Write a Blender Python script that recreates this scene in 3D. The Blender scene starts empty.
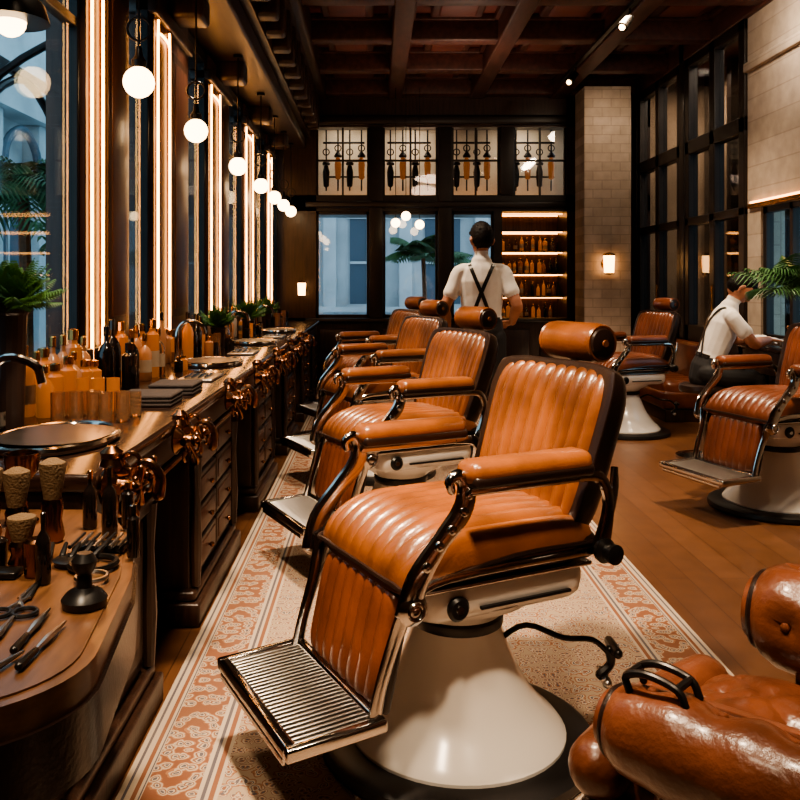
import bpy, bmesh, math, random
from mathutils import Vector, Matrix
from mathutils.bvhtree import BVHTree
random.seed(4)
R=random.uniform
sc=bpy.context.scene
# ------------------------------------------------------------ materials
def newmat(name):
    m=bpy.data.materials.new(name); m.use_nodes=True
    nt=m.node_tree; b=nt.nodes["Principled BSDF"]
    return m,nt,b
def mat(name,col,rough=.5,metal=0,var=0,vscale=8,bump=0,bscale=60,emit=0,ecol=None,coat=0,stretch=None,trans=0,alpha=1,ior=1.45,spec=.5):
    m,nt,b=newmat(name)
    b.inputs["Base Color"].default_value=(*col,1)
    b.inputs["Roughness"].default_value=rough
    b.inputs["Metallic"].default_value=metal
    b.inputs["Coat Weight"].default_value=coat
    b.inputs["Coat Roughness"].default_value=.15
    b.inputs["Transmission Weight"].default_value=trans
    b.inputs["IOR"].default_value=ior
    b.inputs["Alpha"].default_value=alpha
    b.inputs["Specular IOR Level"].default_value=spec
    if emit:
        b.inputs["Emission Color"].default_value=(*(ecol or col),1)
        b.inputs["Emission Strength"].default_value=emit
    if var or bump:
        tc=nt.nodes.new("ShaderNodeTexCoord"); mp=nt.nodes.new("ShaderNodeMapping")
        nt.links.new(tc.outputs["Object"],mp.inputs[0])
        if stretch: mp.inputs["Scale"].default_value=stretch
    if var:
        n=nt.nodes.new("ShaderNodeTexNoise"); n.inputs["Scale"].default_value=vscale; n.inputs["Detail"].default_value=5
        nt.links.new(mp.outputs[0],n.inputs["Vector"])
        r=nt.nodes.new("ShaderNodeValToRGB")
        r.color_ramp.elements[0].position=.3; r.color_ramp.elements[1].position=.7
        r.color_ramp.elements[0].color=(*[c*(1-var) for c in col],1)
        r.color_ramp.elements[1].color=(*[min(1,c*(1+var)) for c in col],1)
        nt.links.new(n.outputs["Fac"],r.inputs[0]); nt.links.new(r.outputs[0],b.inputs["Base Color"])
    if bump:
        n2=nt.nodes.new("ShaderNodeTexNoise"); n2.inputs["Scale"].default_value=bscale; n2.inputs["Detail"].default_value=4
        nt.links.new(mp.outputs[0],n2.inputs["Vector"])
        bp=nt.nodes.new("ShaderNodeBump"); bp.inputs["Strength"].default_value=bump; bp.inputs["Distance"].default_value=.01
        nt.links.new(n2.outputs["Fac"],bp.inputs["Height"]); nt.links.new(bp.outputs[0],b.inputs["Normal"])
    return m
leather=mat("leather_tan",(.19,.061,.018),.3,var=.5,vscale=5,bump=.1,bscale=120,coat=.3)
leatherR=mat("leather_redbrown",(.12,.034,.014),.32,var=.4,vscale=6,bump=.12,bscale=120,coat=.25)
leatherD=mat("leather_dark",(.016,.008,.006),.32,var=.3,vscale=6,bump=.1,bscale=120,coat=.2)
leatherC=mat("leather_club",(.095,.03,.014),.3,var=.5,vscale=7,bump=.2,bscale=70,coat=.22)
chrome=mat("chrome",(.5,.47,.44),.13,1)
steel=mat("steel",(.42,.4,.38),.28,1)
enamel=mat("enamel_white",(.8,.76,.71),.2,coat=.5)
black=mat("black_rubber",(.009,.008,.008),.35)
iron=mat("black_iron",(.015,.013,.012),.3,.5)
wood=mat("dark_wood",(.034,.016,.010),.36,var=.5,vscale=6,bump=.1,bscale=30,stretch=(6,6,.6),coat=.1)
woodH=mat("dark_wood_h",(.034,.016,.010),.42,var=.5,vscale=6,stretch=(6,.6,6),coat=.05)
woodTop=mat("counter_top",(.022,.011,.008),.15,var=.4,vscale=5,stretch=(5,.6,5),coat=.5)
woodB=mat("post_wood",(.07,.027,.016),.4,var=.45,vscale=6,stretch=(6,6,.5),coat=.08)
woodTan=mat("tan_wood",(.13,.06,.027),.35,var=.3,vscale=8,stretch=(8,1,8),coat=.2)
ceilw=mat("ceiling_wood",(.06,.021,.016),.45,var=.4,vscale=5,stretch=(4,1,4))
ceilp=mat("ceiling_panel",(.11,.03,.022),.5,var=.4,vscale=3)
bronze=mat("bronze",(.26,.13,.07),.22,1,var=.3,vscale=20)
brass=mat("brass",(.5,.28,.1),.25,1)
frame=mat("window_frame_dark",(.013,.008,.006),.4,var=.3,vscale=8)
glow=mat("neon_warm",(1,.6,.3),.5,emit=15,ecol=(1,.42,.12))
globe=mat("globe_glass",(1,.85,.7),.3,emit=9,ecol=(1,.66,.35))
sconceG=mat("sconce_glass",(1,.8,.6),.4,emit=10,ecol=(1,.5,.18))
ledm=mat("led_amber",(1,.6,.3),.5,emit=8,ecol=(1,.42,.12))
cream=mat("cream_plaster",(.4,.3,.22),.8,var=.15,vscale=3,bump=.2,bscale=20)
gallery=mat("gallery_plaster",(.6,.5,.38),.8,var=.15,vscale=3)
ext=mat("exterior_stone",(.56,.6,.62),.8,var=.15,vscale=1.5)
extD=mat("exterior_shutter",(.09,.13,.17),.5)
leaf=mat("leaf_green",(.06,.15,.03),.5,var=.4,vscale=12)
leafP=mat("palm_green",(.05,.13,.045),.5,var=.4,vscale=12)
soil=mat("soil",(.03,.02,.012),.9)
pot=mat("pot_dark",(.035,.02,.016),.35)
gAmber=mat("glass_amber",(.32,.1,.026),.1,coat=.6,emit=.15,ecol=(1,.32,.07))  # faint emission makes the amber glow, though bottles are no lamps
gDark=mat("glass_dark",(.010,.007,.006),.08,coat=.6)
gClear=mat("glass_clear",(.75,.55,.38),.06,trans=.92,coat=.3)
gOr=mat("lotion_peach",(.42,.19,.09),.25,coat=.4)
whiteP=mat("white_ceramic",(.42,.35,.29),.25,coat=.3)
label=mat("label_paper",(.35,.26,.18),.7)
towel=mat("towel_cloth",(.05,.038,.034),.9,bump=.5,bscale=200)
shirt=mat("shirt_white",(.7,.67,.63),.8,var=.08,vscale=9,bump=.5,bscale=12)
trouser=mat("trouser_black",(.012,.012,.014),.7,bump=.2,bscale=15)
skin=mat("skin",(.40,.18,.11),.5,var=.08,vscale=20)
hair=mat("hair_black",(.006,.004,.004),.6,bump=.6,bscale=70,spec=.2)
eyeW=mat("eye",(.02,.015,.012),.2)
bristle=mat("bristle",(.16,.1,.05),.8,bump=.6,bscale=200)
def glassmat(name,f,tint):
    m,nt,b=newmat(name); nt.nodes.remove(b)
    o=nt.nodes["Material Output"]; t=nt.nodes.new("ShaderNodeBsdfTransparent"); g=nt.nodes.new("ShaderNodeBsdfGlossy")
    t.inputs[0].default_value=(*tint,1); g.inputs["Roughness"].default_value=.03; g.inputs[0].default_value=(.9,.9,.9,1)
    x=nt.nodes.new("ShaderNodeMixShader"); x.inputs[0].default_value=f
    nt.links.new(t.outputs[0],x.inputs[1]); nt.links.new(g.outputs[0],x.inputs[2]); nt.links.new(x.outputs[0],o.inputs[0])
    return m
glassL=glassmat("pane_glass",.07,(.8,.9,.94))
glassR=glassmat("pane_glass_door",.12,(.7,.7,.7))
glassF=glassmat("pane_glass_far",.07,(.95,.97,1))
def brickmat(name,c1,c2,mo,scale,bw=.5,rh=.25,rot=None,ms=.02,rough=.8,bump=.5):
    m,nt,b=newmat(name)
    tc=nt.nodes.new("ShaderNodeTexCoord"); mp=nt.nodes.new("ShaderNodeMapping")
    if rot: mp.inputs["Rotation"].default_value=rot
    br=nt.nodes.new("ShaderNodeTexBrick")
    br.inputs["Color1"].default_value=(*c1,1); br.inputs["Color2"].default_value=(*c2,1); br.inputs["Mortar"].default_value=(*mo,1)
    br.inputs["Scale"].default_value=scale; br.inputs["Mortar Size"].default_value=ms
    br.inputs["Brick Width"].default_value=bw; br.inputs["Row Height"].default_value=rh
    nt.links.new(tc.outputs["Object"],mp.inputs[0]); nt.links.new(mp.outputs[0],br.inputs["Vector"])
    n=nt.nodes.new("ShaderNodeTexNoise"); n.inputs["Scale"].default_value=9; n.inputs["Detail"].default_value=6
    nt.links.new(mp.outputs[0],n.inputs["Vector"])
    mx=nt.nodes.new("ShaderNodeMix"); mx.data_type='RGBA'; mx.blend_type='MULTIPLY'; mx.inputs[0].default_value=.5
    nt.links.new(br.outputs["Color"],mx.inputs[6]); nt.links.new(n.outputs["Fac"],mx.inputs[7]); nt.links.new(mx.outputs[2],b.inputs["Base Color"])
    b.inputs["Roughness"].default_value=rough
    bp=nt.nodes.new("ShaderNodeBump"); bp.inputs["Strength"].default_value=bump; bp.inputs["Distance"].default_value=.01
    inv=nt.nodes.new("ShaderNodeMath"); inv.operation='SUBTRACT'; inv.inputs[0].default_value=1
    nt.links.new(br.outputs["Fac"],inv.inputs[1]); nt.links.new(inv.outputs[0],bp.inputs["Height"]); nt.links.new(bp.outputs[0],b.inputs["Normal"])
    return m
brickW=brickmat("brick_cream_yz",(.56,.46,.37),(.5,.41,.32),(.42,.34,.27),2.6,rot=(math.pi/2,0,math.pi/2),ms=.015,bump=.3)
brickC=brickmat("brick_cream_xz",(.42,.34,.28),(.36,.29,.23),(.3,.24,.19),2.4,rot=(math.pi/2,0,0),ms=.012,bump=.3)
floorM=brickmat("floor_planks",(.17,.076,.036),(.13,.056,.026),(.06,.026,.013),1,bw=1.9,rh=.14,rot=(0,0,math.pi/2),ms=.002,rough=.28,bump=.1)
def rugmat(hw,hl):
    m,nt,b=newmat("persian_rug"); N=nt.nodes.new; L=nt.links.new
    tc=N("ShaderNodeTexCoord"); sp=N("ShaderNodeSeparateXYZ"); L(tc.outputs["Object"],sp.inputs[0])
    def M(op,a,bb=None,c=None):
        n=N("ShaderNodeMath"); n.operation=op
        for i,v in enumerate((a,bb,c)):
            if v is None: continue
            if isinstance(v,(int,float)): n.inputs[i].default_value=v
            else: L(v,n.inputs[i])
        return n.outputs[0]
    ax=M('ABSOLUTE',sp.outputs[0]); ay=M('ABSOLUTE',sp.outputs[1])
    de=M('MINIMUM',M('SUBTRACT',hw,ax),M('SUBTRACT',hl,ay))
    px=M('PINGPONG',sp.outputs[0],.31); py=M('PINGPONG',sp.outputs[1],.42)
    cb=N("ShaderNodeCombineXYZ"); L(px,cb.inputs[0]); L(py,cb.inputs[1])
    nz=N("ShaderNodeTexNoise"); nz.inputs["Scale"].default_value=26; L(cb.outputs[0],nz.inputs["Vector"])
    vm=N("ShaderNodeVectorMath"); vm.operation='SCALE'; vm.inputs[3].default_value=.035; L(nz.outputs["Color"],vm.inputs[0])
    va=N("ShaderNodeVectorMath"); va.operation='ADD'; L(cb.outputs[0],va.inputs[0]); L(vm.outputs[0],va.inputs[1])
    def vor(scale,feat='F1',rnd=1):
        v=N("ShaderNodeTexVoronoi"); v.inputs["Scale"].default_value=scale; v.feature=feat; v.inputs["Randomness"].default_value=rnd
        v.voronoi_dimensions='2D'
        L(va.outputs[0],v.inputs["Vector"]); return v
    def ramp(src,els,const=True):
        r=N("ShaderNodeValToRGB"); cr=r.color_ramp
        if const: cr.interpolation='CONSTANT'
        while len(cr.elements)<len(els): cr.elements.new(.5)
        for e,(p,c) in zip(cr.elements,els): e.position=p; e.color=(*c,1)
        L(src,r.inputs[0]); return r.outputs[0]
    cr1=(.47,.385,.3); cr2=(.37,.28,.2); ru=(.2,.07,.035); ru2=(.32,.14,.07); nv=(.075,.075,.1)
    v1=vor(24); c1=ramp(v1.outputs["Distance"],[(0,ru),(.14,cr1),(.22,nv),(.29,cr1),(.38,ru2),(.46,ru),(.5,cr2)])
    v2=vor(42); c2=ramp(v2.outputs["Distance"],[(0,nv),(.15,ru2),(.26,cr1),(.42,ru),(.5,cr2)])
    v3=vor(7); k=M('GREATER_THAN',v3.outputs["Distance"],.42)
    mx=N("ShaderNodeMix"); mx.data_type='RGBA'; L(k,mx.inputs[0]); L(c1,mx.inputs[6]); L(c2,mx.inputs[7])
    cB=ramp(v1.outputs["Distance"],[(0,nv),(.12,cr1),(.2,ru),(.27,cr2),(.33,cr1),(.41,ru2),(.5,ru)])
    inB=M('MULTIPLY',M('LESS_THAN',de,.21),M('GREATER_THAN',de,.06))
    m2=N("ShaderNodeMix"); m2.data_type='RGBA'; L(inB,m2.inputs[0]); L(mx.outputs[2],m2.inputs[6]); L(cB,m2.inputs[7])
    stripe=ramp(M('MULTIPLY',de,2),[(0,cr1),(.03,nv),(.045,cr1),(.075,ru),(.1,cr1),(.115,nv),(.125,cr1),(.43,nv),(.45,cr1),(.47,ru),(.5,cr1)])
    isS=M('MAXIMUM',M('LESS_THAN',de,.065),M('MULTIPLY',M('GREATER_THAN',de,.205),M('LESS_THAN',de,.26)))
    m3=N("ShaderNodeMix"); m3.data_type='RGBA'; L(isS,m3.inputs[0]); L(m2.outputs[2],m3.inputs[6]); L(stripe,m3.inputs[7])
    n=N("ShaderNodeTexNoise"); n.inputs["Scale"].default_value=3; n.inputs["Detail"].default_value=6; L(tc.outputs["Object"],n.inputs["Vector"])
    fade=M('MULTIPLY',n.outputs["Fac"],.36)
    m4=N("ShaderNodeMix"); m4.data_type='RGBA'; L(fade,m4.inputs[0]); m4.inputs[7].default_value=(.36,.27,.2,1); L(m3.outputs[2],m4.inputs[6])
    L(m4.outputs[2],b.inputs["Base Color"]); b.inputs["Roughness"].default_value=.95; b.inputs["Specular IOR Level"].default_value=.1
    nf=N("ShaderNodeTexNoise"); nf.inputs["Scale"].default_value=350; L(tc.outputs["Object"],nf.inputs["Vector"])
    bp=N("ShaderNodeBump"); bp.inputs["Strength"].default_value=.5; bp.inputs["Distance"].default_value=.004; L(nf.outputs["Fac"],bp.inputs["Height"]); L(bp.outputs[0],b.inputs["Normal"])
    return m
# ------------------------------------------------------------ builder
def catmull(pts,n):
    if len(pts)<3 or n<=1: return pts,[i for i in range(len(pts))]
    P=[2*pts[0]-pts[1]]+pts+[2*pts[-1]-pts[-2]]
    out=[];ts=[]
    for i in range(1,len(P)-2):
        for k in range(n):
            t=k/n; a,b,c,d=P[i-1],P[i],P[i+1],P[i+2]
            out.append(.5*((2*b)+(c-a)*t+(2*a-5*b+4*c-d)*t*t+(3*b-a-3*c+d)*t**3)); ts.append(i-1+t)
    out.append(pts[-1]); ts.append(len(pts)-1)
    return out,ts
class B:
    def __init__(s): s.v=[];s.f=[];s.mi=[];s.mats=[]
    def m(s,mt):
        if mt not in s.mats: s.mats.append(mt)
        return s.mats.index(mt)
    def add(s,vs,fs,mt,M=None):
        o=len(s.v); k=s.m(mt)
        for v in vs:
            v=Vector(v); s.v.append(M@v if M else v)
        for f in fs: s.f.append([i+o for i in f]); s.mi.append(k)
    def box(s,lo,hi,mt,bev=0,M=None):
        lo=Vector(lo);hi=Vector(hi)
        if bev<=0:
            x0,y0,z0=lo;x1,y1,z1=hi
            vs=[(x0,y0,z0),(x1,y0,z0),(x1,y1,z0),(x0,y1,z0),(x0,y0,z1),(x1,y0,z1),(x1,y1,z1),(x0,y1,z1)]
            s.add(vs,[(0,3,2,1),(4,5,6,7),(0,1,5,4),(1,2,6,5),(2,3,7,6),(3,0,4,7)],mt,M); return
        bm=bmesh.new(); bmesh.ops.create_cube(bm,size=1)
        for v in bm.verts: v.co=Vector([(lo[i]+hi[i])/2+v.co[i]*(hi[i]-lo[i]) for i in range(3)])
        bev=min(bev,min(hi-lo)*.49)
        bmesh.ops.bevel(bm,geom=bm.edges[:],offset=bev,segments=3,affect='EDGES',profile=.5)
        bm.verts.index_update()
        s.add([v.co.copy() for v in bm.verts],[[v.index for v in f.verts] for f in bm.faces],mt,M); bm.free()
    def lathe(s,prof,pos,mt,seg=24,M=None,axis=None):
        pos=Vector(pos); vs=[];fs=[]
        Q=Matrix.Translation(pos)
        if axis is not None: Q=Q@Vector((0,0,1)).rotation_difference(Vector(axis)).to_matrix().to_4x4()
        for r,z in prof:
            for i in range(seg):
                a=2*math.pi*i/seg; vs.append(Q@Vector((r*math.cos(a),r*math.sin(a),z)))
        n=len(prof)
        for j in range(n-1):
            for i in range(seg):
                k=(i+1)%seg; fs.append((j*seg+i,j*seg+k,(j+1)*seg+k,(j+1)*seg+i))
        fs.append(list(range(seg))[::-1]); fs.append([(n-1)*seg+i for i in range(seg)])
        s.add(vs,fs,mt,M)
    def cyl(s,p0,p1,r0,mt,r1=None,seg=16,M=None):
        p0=Vector(p0);p1=Vector(p1); d=p1-p0
        s.lathe([(r0,0),(r0 if r1 is None else r1,d.length)],p0,mt,seg,M,axis=d.normalized())
    def sphere(s,c,r,mt,seg=16,sc_=(1,1,1),M=None):
        vs=[];fs=[];n=seg//2
        c=Vector(c)
        prof=[(max(1e-4,math.sin(math.pi*j/n)),-math.cos(math.pi*j/n)) for j in range(n+1)]
        for pr,z in prof:
            for i in range(seg):
                a=2*math.pi*i/seg; vs.append(c+Vector((pr*math.cos(a)*r*sc_[0],pr*math.sin(a)*r*sc_[1],z*r*sc_[2])))
        for j in range(n):
            for i in range(seg):
                k=(i+1)%seg; fs.append((j*seg+i,j*seg+k,(j+1)*seg+k,(j+1)*seg+i))
        s.add(vs,fs,mt,M)
    def torus(s,c,R_,r,mt,axis=(0,0,1),seg=24,rs=8,M=None,sx=1,sy=1):
        Q=Matrix.Translation(Vector(c))@Vector((0,0,1)).rotation_difference(Vector(axis)).to_matrix().to_4x4()
        vs=[];fs=[]
        for i in range(seg):
            a=2*math.pi*i/seg
            for j in range(rs):
                b=2*math.pi*j/rs; rr=R_+r*math.cos(b); vs.append(Q@Vector((rr*math.cos(a)*sx,rr*math.sin(a)*sy,r*math.sin(b))))
        for i in range(seg):
            for j in range(rs):
                fs.append((i*rs+j,((i+1)%seg)*rs+j,((i+1)%seg)*rs+(j+1)%rs,i*rs+(j+1)%rs))
        s.add(vs,fs,mt,M)
    def tube(s,pts,r,mt,seg=10,sm=4,up=None,round_=False,M=None):
        pts=[Vector(p) for p in pts]
        rs=[(q,q) if not isinstance(q,(tuple,list)) else q for q in (r if isinstance(r,list) else [r]*len(pts))]
        P,ts=catmull(pts,sm)
        rad=[]
        for t in ts:
            i=min(int(t),len(rs)-2) if len(rs)>1 else 0; f=t-i
            rad.append((rs[i][0]*(1-f)+rs[i+1][0]*f, rs[i][1]*(1-f)+rs[i+1][1]*f))
        n=len(P); T=[(P[min(i+1,n-1)]-P[max(i-1,0)]).normalized() for i in range(n)]
        if round_:
            a0=min(rad[0]);a1=min(rad[-1])
            caps=[(.9,.35),(.78,.58),(.55,.8),(.3,.94)]
            r0,r1=rad[0],rad[-1]
            pre=[(P[0]-T[0]*a0*d,k) for d,k in caps]; post=[(P[-1]+T[-1]*a1*d,k) for d,k in caps[::-1]]
            T=[T[0]]*4+T+[T[-1]]*4
            P=[p for p,_ in pre]+P+[p for p,_ in post]
            rad=[(r0[0]*k,r0[1]*k) for _,k in pre]+rad+[(r1[0]*k,r1[1]*k) for _,k in post]; n=len(P)
        vs=[];fs=[]
        ref=Vector(up) if up else (Vector((0,0,1)) if abs(T[0].z)<.9 else Vector((1,0,0)))
        a=None
        for i in range(n):
            if up or a is None: a=ref.cross(T[i])
            else: a=a-T[i]*a.dot(T[i])
            a.normalize(); b=T[i].cross(a)
            for j in range(seg):
                th=2*math.pi*j/seg; vs.append(P[i]+a*math.cos(th)*rad[i][0]+b*math.sin(th)*rad[i][1])
        for i in range(n-1):
            for j in range(seg):
                k=(j+1)%seg; fs.append((i*seg+j,i*seg+k,(i+1)*seg+k,(i+1)*seg+j))
        fs.append(list(range(seg))[::-1]); fs.append([(n-1)*seg+i for i in range(seg)])
        s.add(vs,fs,mt,M)
    def pad(s,L,W,T,n,mt,M=None,p=5,rib=.012,barrel=.06,fn=None,vres=22,tuft=None):
        us=[]
        N=max(n*8,24)
        if tuft: N=48; vres=48
        for i in range(N+1): us.append(-1+2*i/N)
        us=[-1,-.995,-.98]+[u for u in us if -.96<u<.96]+[.98,.995,1]
        vv=[-1,-.995,-.98,-.95]+[-.9+1.8*i/vres for i in range(vres+1)]+[.95,.98,.995,1]
        e=lambda t:max(0,1-abs(t)**p)**(1/p)
        btn=[]
        if tuft:
            nx,ny,dp=tuft
            for ii in range(nx):
                for jj in range(ny+(ii%2)): btn.append(((-1+2*(ii+.5)/nx)*L/2,(-1+2*(jj+(.5 if ii%2==0 else 0))/ny)*W/2))
            sx_=L/nx; sy_=W/ny
        def pt(u,v,top):
            x=L/2*v*(1-barrel*abs(u)**5); y=W/2*u*(1-barrel*abs(v)**5)
            h=e(u)*e(v)
            if top:
                z=T*h
                if n: z+= rib*(abs(math.sin(math.pi*n*(u+1)/2))**.6-1)*min(1,h*1.2)+rib*.5*h
                if tuft:
                    d=min(math.hypot(v*L/2-cx,u*W/2-cy) for cx,cy in btn)
                    z-=dp*math.exp(-d/.022)*h
                    a_=(v*L/2)/sx_; c_=(u*W/2)/sy_
                    for q in (a_+c_,a_-c_):
                        w_=abs(((q+ (nx%2)*.5+(ny%2)*0)%1)-.5); z-=dp*.35*math.exp(-w_/.06)*h
            else: z=T*.0-T*.12*h
            q=Vector((x,y,z)); return fn(q) if fn else q
        vs=[];fs=[];nu=len(us);nv=len(vv)
        for top in (1,0):
            for v in vv:
                for u in us: vs.append(pt(u,v,top))
        o=nu*nv
        for j in range(nv-1):
            for i in range(nu-1):
                a=j*nu+i; fs.append((a,a+nu,a+nu+1,a+1)); fs.append((o+a,o+a+1,o+a+nu+1,o+a+nu))
        for j in range(nv-1):
            a=j*nu; fs.append((a,o+a,o+a+nu,a+nu)); a=j*nu+nu-1; fs.append((a,a+nu,o+a+nu,o+a))
        for i in range(nu-1):
            a=i; fs.append((a,a+1,o+a+1,o+a)); a=(nv-1)*nu+i; fs.append((a,o+a,o+a+1,a+1))
        fs=[f[::-1] for f in fs]
        s.add(vs,fs,mt,M)
    def done(s,name,loc=(0,0,0),rz=0,smooth=True,angle=35,parent=None):
        me=bpy.data.meshes.new(name); me.from_pydata(s.v,[],s.f)
        for mt in s.mats: me.materials.append(mt)
        me.polygons.foreach_set("material_index",s.mi); me.update()
        bm=bmesh.new(); bm.from_mesh(me); bmesh.ops.recalc_face_normals(bm,faces=bm.faces); bm.to_mesh(me); bm.free()
        if smooth:
            me.shade_smooth(); me.set_sharp_from_angle(angle=math.radians(angle))
        ob=bpy.data.objects.new(name,me); sc.collection.objects.link(ob)
        ob.location=loc; ob.rotation_euler=(0,0,rz)
        if parent: ob.parent=parent
        return ob
def dup(ob,loc,rz=None,name=None):
    o=bpy.data.objects.new(name or ob.name.split('.')[0],ob.data); sc.collection.objects.link(o)
    o.location=loc; o.rotation_euler=(0,0,ob.rotation_euler[2] if rz is None else rz); return o
def simple(name,lo,hi,mt,bev=0):
    b=B(); b.box(lo,hi,mt,bev); return b.done(name)

# ------------------------------------------------------------ room
XL,XR,YN,YF,H=-1.30,3.2,-2.6,10.5,3.85
simple("floor",(XL-.3,YN-.1,-.1),(XR+1.2,YF+.3,0),floorM)
simple("ceiling",(XL-.3,YN-.1,H),(XR+1.2,YF+.3,H+.1),ceilp)
simple("wall_back",(XL-.3,YN-.15,0),(XR+.3,YN,H),cream)
b=B(); hw,hl=.93,4.35
b.box((-hw,-hl,0),(hw,hl,.012),rugmat(hw,hl),.004)
b.done("persian_rug",(.27,4.9,.0005))
b=B()
xs=[-.75+i*1.0 for i in range(5)]
for x in xs:
    b.box((x-.09,YN,H-.26),(x+.09,YF,H-.001),ceilw,.02); b.box((x-.13,YN,H-.06),(x+.13,YF,H-.002),ceilw,.01)
ys=[YF-.1-i*1.15 for i in range(12)]
for y in ys:
    b.box((XL,y-.09,H-.24),(XR,y+.09,H-.0015),ceilw,.02); b.box((XL,y-.13,H-.06),(XR,y+.13,H-.0025),ceilw,.01)
for i in range(len(xs)-1):
    for j in range(8):
        cx=(xs[i]+xs[i+1])/2; cy=(ys[j]+ys[j+1])/2
        b.box((cx-.24,cy-.3,H-.09),(cx+.24,cy+.3,H-.003),ceilw,.025)
        b.box((cx-.17,cy-.23,H-.11),(cx+.17,cy+.23,H-.05),ceilp,.02)
b.done("ceiling_coffers")
XG=-1.225
b=B()
b.box((XL-.2,YN,0),(XL,YF,.88),wood); b.box((XL-.2,YN,.88),(XG+.03,YF,.98),wood); b.box((XL-.2,YN,2.95),(XL,YF,H),wood)
b.box((XL-.2,YN,.98),(XL,2.2,2.95),woodB)
b.done("wall_left")
posts=[(3.48,4.1,.14),(4.55,5.4,.26),(6.05,6.9,.34),(7.7,8.5,.42),(9.3,9.9,.3)]
b=B(); XP=-1.185
for y,y2,_ in posts:
    b.box((XL-.05,y,.98),(XP,y2,2.95),woodB,.006)
    b.box((XL-.02,y-.03,.985),(XP+.02,y2+.03,1.05),wood,.008)
    b.box((XL-.02,y-.03,2.76),(XP+.03,y2+.03,2.84),wood,.015)
    m_=y+_+.1
    if y2-m_>.15: b.box((XP-.01,m_+.03,1.12),(XP+.012,y2-.06,2.66),wood,.006); b.box((XP,m_+.07,1.17),(XP+.018,y2-.10,2.61),woodB,.006)
    b.box((XL+.0,(y+y2)/2-.12,2.84),(XP+.2,(y+y2)/2+.12,3.0),wood,.03)
b.done("trim_pilasters")
b=B()
for y,y2,w_ in posts:
    x=XP+.014; y0,y1=y+.04,y+.04+w_; z0,z1=1.0,2.68; r=min(.06,w_*.4)
    b.tube([(x,y0,z0),(x,y0,z1-r),(x,y0+r*.3,z1-r*.3),(x,y0+r,z1),(x,y1-r,z1),(x,y1-r*.3,z1-r*.3),(x,y1,z1-r),(x,y1,z0)],.0065,glow,seg=8,sm=2)
b.done("neon_mirror_lights")
b=B()
b.box((XL,YN,2.98),(-.86,YF,3.12),woodH,.02)
b.box((XL,YN,3.12),(-.80,YF,3.45),wood)
b.box((XL,YN,3.45),(-.68,YF,3.60),woodH,.04)
b.box((XL,YN,3.56),(-.60,YF,H),woodH,.03)
y=2.0
while y<YF-.2:
    b.box((-.86,y,3.14),(-.66,y+.16,3.46),woodH,.03); y+=.42
b.done("trim_entablature")
bays=[(2.2,3.48)]+[(posts[i][1],posts[i+1][0]) for i in range(4)]+[(posts[-1][1],YF)]
for i,(y0,y1) in enumerate(bays):
    b=B(); x=XG
    b.box((x-.05,y0,.98),(x+.02,y0+.05,2.95),frame,.005); b.box((x-.05,y1-.03,.98),(x+.02,y1,2.95),frame,.005)
    b.box((x-.05,y0,.98),(x+.02,y1,1.03),frame,.005); b.box((x-.05,y0,2.88),(x+.02,y1,2.95),frame,.005)
    b.box((x-.03,y0,2.36),(x+.015,y1,2.40),frame,.005)
    b.box((x-.004,y0,1.0),(x+.004,y1,2.93),glassL)
    b.done("window_%d"%(i+1),smooth=False)
# ---------------- far wall
def PX(px): return (px-375)/81.0
def PZ(py): return 1.32-(py-283)/81.0
b=B(); y0,y1=YF,YF+.2
zt0,zt1,zb0,zb1=PZ(195),PZ(127),PZ(318),PZ(211)
b.box((XL-.2,y0,0),(XR+.2,y1,zb0),wood)
b.box((XL-.2,y0,zb1),(XR+.2,y1,zt0),frame)
b.box((XL-.2,y0,zt1),(XR+.2,y1,H),wood)
b.box((XL-.2,y0,0),(PX(316),y1,H),wood); b.box((PX(567),y0,0),(XR+.2,y1,H),wood)
for a,c in ((369,383),(438,452)): b.box((PX(a),y0-.03,.0),(PX(c),y1,zt1),frame,.01)
b.box((PX(500),y0-.03,zt0),(PX(514),y1,zt1),frame,.01); b.box((PX(494),y0-.02,zb0),(PX(502),y1,zb1),frame)
b.box((PX(305),y0-.06,zb1+.04),(PX(578),y0,zb1+.12),frame,.02)
b.box((PX(305),y0-.08,zt1+.02),(PX(578),y0,zt1+.14),frame,.03)
b.box((PX(305),y0-.08,zb0-.06),(PX(578),y0,zb0),frame,.02)
x=PX(316)
while x<PX(560):
    b.box((x+.04,y0-.025,.15),(x+.6,y0,.75),wood,.015); x+=.68
b.done("wall_far")
k=7
for a,c in ((316,369),(383,438),(452,494)):
    b=B(); X0,X1=PX(a),PX(c)
    for xx in (X0,X1-.03): b.box((xx,y0+.05,zb0),(xx+.03,y0+.09,zb1),frame)
    b.box((X0,y0+.05,zb0),(X1,y0+.09,zb0+.04),frame); b.box((X0,y0+.05,zb1-.04),(X1,y0+.09,zb1),frame)
    b.box((X0,y0+.065,zb0),(X1,y0+.07,zb1),glassF); b.done("window_%d"%k,smooth=False); k+=1
for a,c in ((316,369),(383,438),(452,500),(514,567)):
    b=B(); X0,X1=PX(a),PX(c)
    for xx in (X0,X1-.025,(X0+X1)/2-.01): b.box((xx,y0+.04,zt0),(xx+.025,y0+.07,zt1),frame)
    b.box((X0,y0+.04,zt0+.42),(X1,y0+.07,zt0+.445),frame)
    b.box((X0,y0+.055,zt0),(X1,y0+.058,zt1),glassF); b.done("window_%d"%k,smooth=False); k+=1
b=B()
b.box((XL,YF+1.0,zt0-.15),(2.6,YF+1.06,zt1+.15),gallery); b.box((XL,YF+.2,zt0-.2),(2.6,YF+1.06,zt0-.14),wood); b.box((XL,YF+.2,zt1+.14),(2.6,YF+1.06,zt1+.2),wood)
b.done("wall_gallery")
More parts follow.
